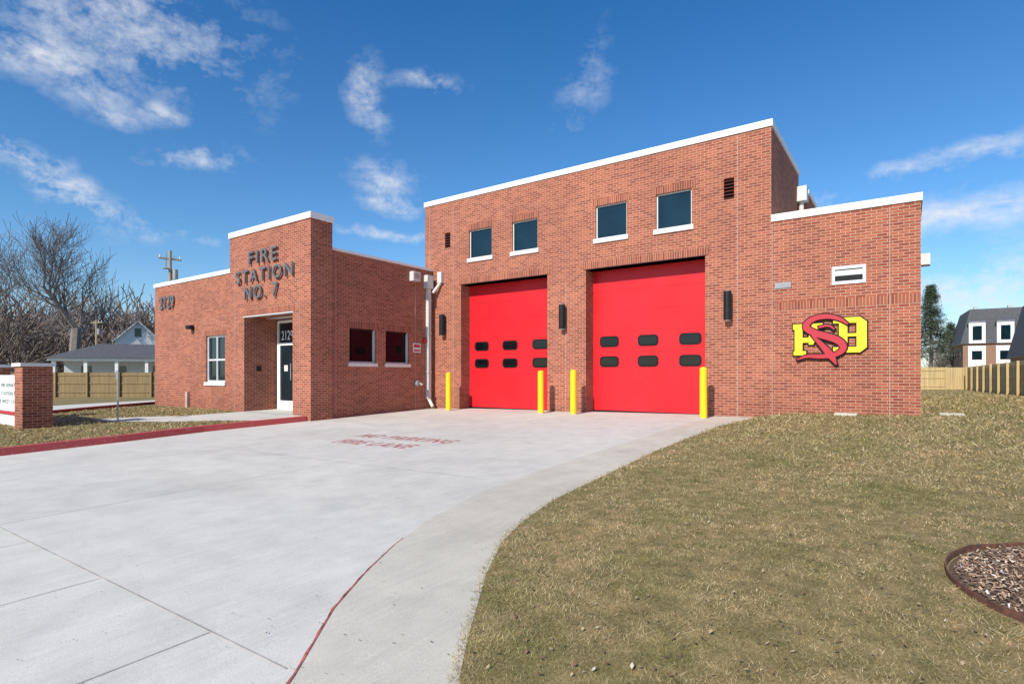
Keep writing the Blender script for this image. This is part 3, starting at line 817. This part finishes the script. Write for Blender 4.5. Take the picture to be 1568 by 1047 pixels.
# ------------------------------------------------------------------ mulch ring + sapling
CX, CY, CR = 1.2, 4.6, 1.0
def gz(x, y): return float(gr(np.float64(x), np.float64(y)))
b = B(); n = 64
def P(a, r, dz): x = CX+r*math.cos(a); y = CY+r*math.sin(a); return (x, y, gz(x, y)+dz)
for i in range(n):
    a0, a1 = 2*math.pi*i/n, 2*math.pi*(i+1)/n
    wob0 = .008*math.sin(a0*5)+.004*math.sin(a0*13); wob1 = .008*math.sin(a1*5)+.004*math.sin(a1*13)
    for (r0, z0_, r1, z1_) in ((CR, -.05, CR, .04), (CR, .04, CR-.01, .04), (CR-.01, .04, CR-.01, -.05)):
        b.face([P(a0, r0, z0_+(wob0 if z0_ > 0 else 0)), P(a1, r0, z0_+(wob1 if z0_ > 0 else 0)), P(a1, r1, z1_+(wob1 if z1_ > 0 else 0)), P(a0, r1, z1_+(wob0 if z1_ > 0 else 0))], 'rust')
b.done('garden_edging')
b = B()
for i in range(n):
    a0, a1 = 2*math.pi*i/n, 2*math.pi*(i+1)/n
    b.face([P(a0, CR-.02, .0), P(a1, CR-.02, .0), (CX, CY, gz(CX, CY)+.06)], 'mulch')
rnd = random.Random(4)
chips = [plain('chip_%d' % i, c, .9, var=.2, scale=30) for i, c in enumerate([(.44, .28, .18), (.30, .18, .11), (.60, .46, .33), (.16, .10, .065), (.7, .65, .58)])]
for i in range(9000):
    a = rnd.uniform(0, 6.283); r = (CR-.05)*math.sqrt(rnd.random()); x = CX+r*math.cos(a); y = CY+r*math.sin(a)
    z = gz(x, y)+.005+.05*(1-r/CR)+rnd.uniform(0, .022)
    l = rnd.uniform(.006, .022); w = rnd.uniform(.003, .008); u = Vector((rnd.gauss(0, 1), rnd.gauss(0, 1), rnd.gauss(0, .45))).normalized()*l
    v = u.cross(Vector((rnd.gauss(0, .4), rnd.gauss(0, .4), 1))).normalized()*w; p = Vector((x, y, z))
    b.face([p-u-v, p+u-v*.6, p+u+v, p-u+v*.8], chips[rnd.choices(range(5), (5, 5, 3, 3, .7))[0]])
b.done('mulch_bed')
bare_tree('young_tree', (CX+.05, CY+.25, gz(CX, CY)), 2.5, 4, 23, 'bark', .003, .6, .02, trunk=.24)

# ------------------------------------------------------------------ grass blades
def blades(name, N, azr, rr_, zf, test, wscale=1.0, hs=1.0):
    az = np.radians(np.random.uniform(azr[0], azr[1], N)); r = np.exp(np.random.uniform(math.log(rr_[0]), math.log(rr_[1]), N))
    x = r*np.sin(az); y = r*np.cos(az)
    k = test(x, y); x, y, r = x[k], y[k], r[k]; n = len(x)
    z = zf(x, y)
    cl = np.sin(x*5.1+np.sin(y*3.7)*2)*np.sin(y*4.3+np.sin(x*2.9)*2)
    h = np.random.uniform(.010, .028, n)*hs*(1+.25*cl)*np.clip(r/6, 1, 2.2)
    w = .0017*np.clip(r/2.6, .8, 12)*wscale
    a = np.random.uniform(0, 2*np.pi, n); la = np.random.uniform(0, 2*np.pi, n); ln = np.random.uniform(.4, 2.2, n)*h
    ux, uy = np.cos(a)*w, np.sin(a)*w
    p = np.stack([x, y, z-.004], -1)
    A = p+np.stack([ux, uy, 0*ux], -1); C = p-np.stack([ux, uy, 0*ux], -1)
    T = p+np.stack([np.cos(la)*ln, np.sin(la)*ln, h], -1)
    v = np.stack([A, C, T], 1).reshape(-1, 3)
    me = bpy.data.meshes.new(name); me.vertices.add(3*n); me.vertices.foreach_set('co', v.ravel())
    me.loops.add(3*n); me.loops.foreach_set('vertex_index', np.arange(3*n, dtype=np.int32))
    me.polygons.add(n); me.polygons.foreach_set('loop_start', np.arange(0, 3*n, 3, dtype=np.int32)); me.polygons.foreach_set('loop_total', np.full(n, 3, dtype=np.int32))
    me.update(calc_edges=True)
    at = me.attributes.new('tint', 'FLOAT', 'FACE'); t = np.clip(np.random.beta(1.5, 1.9, n)+.16*cl, 0, 1)
    at.data.foreach_set('value', t.astype(np.float32))
    me.materials.append(M['blade'])
    o = bpy.data.objects.new(name, me); scene.collection.objects.link(o)
inring = lambda x, y: (x-CX)**2+(y-CY)**2 < (CR+.01)**2
blades('grass', 430000, (-60, 25), (1.3, 54), gr, lambda x, y: (x > xr(y)-.03+.07*np.random.rand(len(x))-.04) & (~inring(x, y)) & ((y < 15.18) | (x > .25)) & (y > .3))
blades('grass', 50000, (-90, -52), (10, 26), gl, lambda x, y: (x < xl(y)-.18) & (y < 9.9) & (y > 2) & ((x > lotx(y)+.2)) & ~((y > 6.25) & (x > np.interp(y, WKY0, WKX0)) & (x < np.interp(y, WKY1, WKX1))))

rnd = random.Random(9); b = B()
leafm = [plain('leaf_brown', (.20, .11, .055), .8), plain('leaf_tan', (.40, .29, .16), .8), plain('leaf_pale', (.55, .48, .38), .8), plain('grit_dark', (.10, .09, .08), .8)]
for i in range(1900):
    az = R(rnd.uniform(-42, 18)); r = math.exp(rnd.uniform(math.log(1.8), math.log(13))); x, y = r*math.sin(az), r*math.cos(az)
    if x < xr(y)+.03 or y > 15 or inring(x, y): continue
    p = Vector((x, y, gz(x, y)+rnd.uniform(.01, .026))); s_ = rnd.uniform(.005, .017); u = Vector((rnd.gauss(0, 1), rnd.gauss(0, 1), rnd.gauss(0, .5))).normalized()*s_; v = u.cross(Vector((0, 0, 1))).normalized()*s_*rnd.uniform(.4, .8)
    b.face([p-u, p-v*.8, p+u, p+v], leafm[rnd.choices(range(3), (6, 4, .4))[0]])
b.done('fallen_leaves')
b = B()
for i in range(420):
    az = R(rnd.uniform(-80, -20)); r = math.exp(rnd.uniform(math.log(1.8), math.log(14))); x, y = r*math.sin(az), r*math.cos(az)
    if x > xr(y) or x < xl(y) or y > 15: continue
    s_ = rnd.uniform(.003, .009); p = Vector((x, y, float(gd(x, y))+.012)); a = rnd.uniform(0, 6.28); u = Vector((math.cos(a), math.sin(a), .1))*s_; v = Vector((-math.sin(a), math.cos(a), 0))*s_*.6
    b.face([p-u, p-v, p+u, p+v], leafm[rnd.choice((0, 3, 3, 1))])
b.done('driveway_grit')
for x, y in ((-1.15, 14.85), (.8, 15.6)):
    b = B(); b.box(-.22, .22, -.14, .14, -.05, .01, 'band'); b.box(-.22, .22, -.14, -.1, .01, .035, 'band'); b.box(-.22, .22, .1, .14, .01, .035, 'band')
    o = b.done('splash_block'); o.location = (x, y, gz(x, y)+.01)

# ------------------------------------------------------------------ sky
EL, AZS = 36.0, 1.0
w = bpy.data.worlds.new('World'); scene.world = w; w.use_nodes = True
try:
    w.cycles.sampling_method = 'MANUAL'; w.cycles.sample_map_resolution = 256
except Exception: pass
nt = NT(w.node_tree); bg = w.node_tree.nodes['Background']
sky = nt.node('ShaderNodeTexSky', sky_type='NISHITA'); sky.sun_disc = False
sky.sun_elevation = R(EL); sky.sun_rotation = R(180-AZS); sky.air_density = 1.0; sky.dust_density = 0.4; sky.ozone_density = 2.5
D = nt.node('ShaderNodeTexCoord').outputs['Generated']
warp = nt.node('ShaderNodeTexNoise'); nt.link(D, warp.inputs['Vector']); warp.inputs['Scale'].default_value = 8; warp.inputs['Detail'].default_value = 4
wv = nt.vmath('SCALE', nt.vmath('SUBTRACT', warp.outputs['Color'], (.5, .5, .5)), scale=.10)
DW = nt.vmath('ADD', D, wv)
clouds = [(-72, 28, 10, 4.5, -8, .85), (-75, 23.5, 5, 2.2, -14, .95), (-67, 21.5, 2.2, 1.1, 0, .85), (-49.3, 25.4, 1.3, 2.6, 12, .95), (-44, 26.6, 3.2, .7, -3, .8),
          (-28.2, 26.5, 1.9, 5.5, -28, .38), (-47.9, 18.6, 2.6, 1.5, -10, .8), (-46.9, 16.6, 3.0, .8, -6, .95), (-74, 14.8, 7, 1.2, -16, 1.0), (-64.5, 18.2, 3.6, .9, 4, .85), (-70.8, 20.8, 2.2, .6, -14, .8),
          (-46.5, 13.6, 6, .5, -3, .85), (-66, 12.2, 3.5, .4, -6, .75), (0.5, 16.4, 13, 1.0, 12, .62), (3, 12.8, 12, 1.6, 7, .82), (6, 6.2, 12, 3.6, 0, .95)]
tot = None
for az, el, hw, hh, tilt, st in clouds:
    a, e, t = R(az), R(el), R(tilt)
    c = Vector((math.sin(a)*math.cos(e), math.cos(a)*math.cos(e), math.sin(e)))
    rt = Vector((math.cos(a), -math.sin(a), 0)); up = rt.cross(c)
    e1 = (rt*math.cos(t)+up*math.sin(t))/R(hw); e2 = (-rt*math.sin(t)+up*math.cos(t))/R(hh)
    d = nt.vmath('SUBTRACT', DW, tuple(c))
    p = nt.vmath('DOT_PRODUCT', d, tuple(e1)); q = nt.vmath('DOT_PRODUCT', d, tuple(e2))
    r2 = nt.math('ADD', nt.math('MULTIPLY', p, p), nt.math('MULTIPLY', q, q))
    g = nt.math('MULTIPLY', nt.math('EXPONENT', nt.math('MULTIPLY', r2, -.9)), st)
    tot = g if tot is None else nt.math('MAXIMUM', tot, g)
mp = nt.node('ShaderNodeMapping'); nt.link(D, mp.inputs[0]); mp.inputs['Scale'].default_value = (1.0, 1.0, 2.2); mp.inputs['Rotation'].default_value = (.35, .25, .4)
n1 = nt.noise(mp.outputs[0], 10.0, 7, 0.66, 0.3)
n2 = nt.noise(D, 55, 4, 0.6, 0.4)
nn = nt.math('ADD', nt.math('MULTIPLY', n1, .75), nt.math('MULTIPLY', n2, .25))
dens = nt.math('MULTIPLY', tot, nt.maprange(nn, .40, .66, .0, 1.15), clamp=True)
dens = nt.maprange(dens, .06, .95, 0, .85, False)
sz = nt.node('ShaderNodeSeparateXYZ'); nt.link(D, sz.inputs[0])
tc = nt.ramp(sz.outputs[2], [(0.0, (.72, .80, .86)), (.22, (.44, .72, .91)), (.55, (.20, .60, .92))])
tint = nt.vmath('SCALE', nt.mix(1.0, sky.outputs[0], tc, 'MULTIPLY'), scale=1.6)
col = nt.mix(dens, tint, (8.2, 8.4, 8.7))
nt.link(col, bg.inputs[0]); bg.inputs[1].default_value = 0.105

s = bpy.data.lights.new('sun', 'SUN'); s.energy = 5.0; s.angle = R(.5); s.color = (1, .94, .845)
so = bpy.data.objects.new('sun', s); scene.collection.objects.link(so)
v = Vector((math.sin(R(AZS))*math.cos(R(EL)), -math.cos(R(AZS))*math.cos(R(EL)), math.sin(R(EL))))
so.rotation_euler = (v).to_track_quat('Z', 'Y').to_euler(); so.location = (10, -20, 30)

cam = bpy.data.cameras.new('camera'); co = bpy.data.objects.new('camera', cam); scene.collection.objects.link(co)
co.location = (0, 0, 1.14); co.rotation_euler = (R(90), 0, R(35.2))
cam.sensor_width = 36; cam.lens = 36*858/1568; cam.shift_y = .0316; cam.clip_end = 3000; cam.clip_start = .05
scene.camera = co
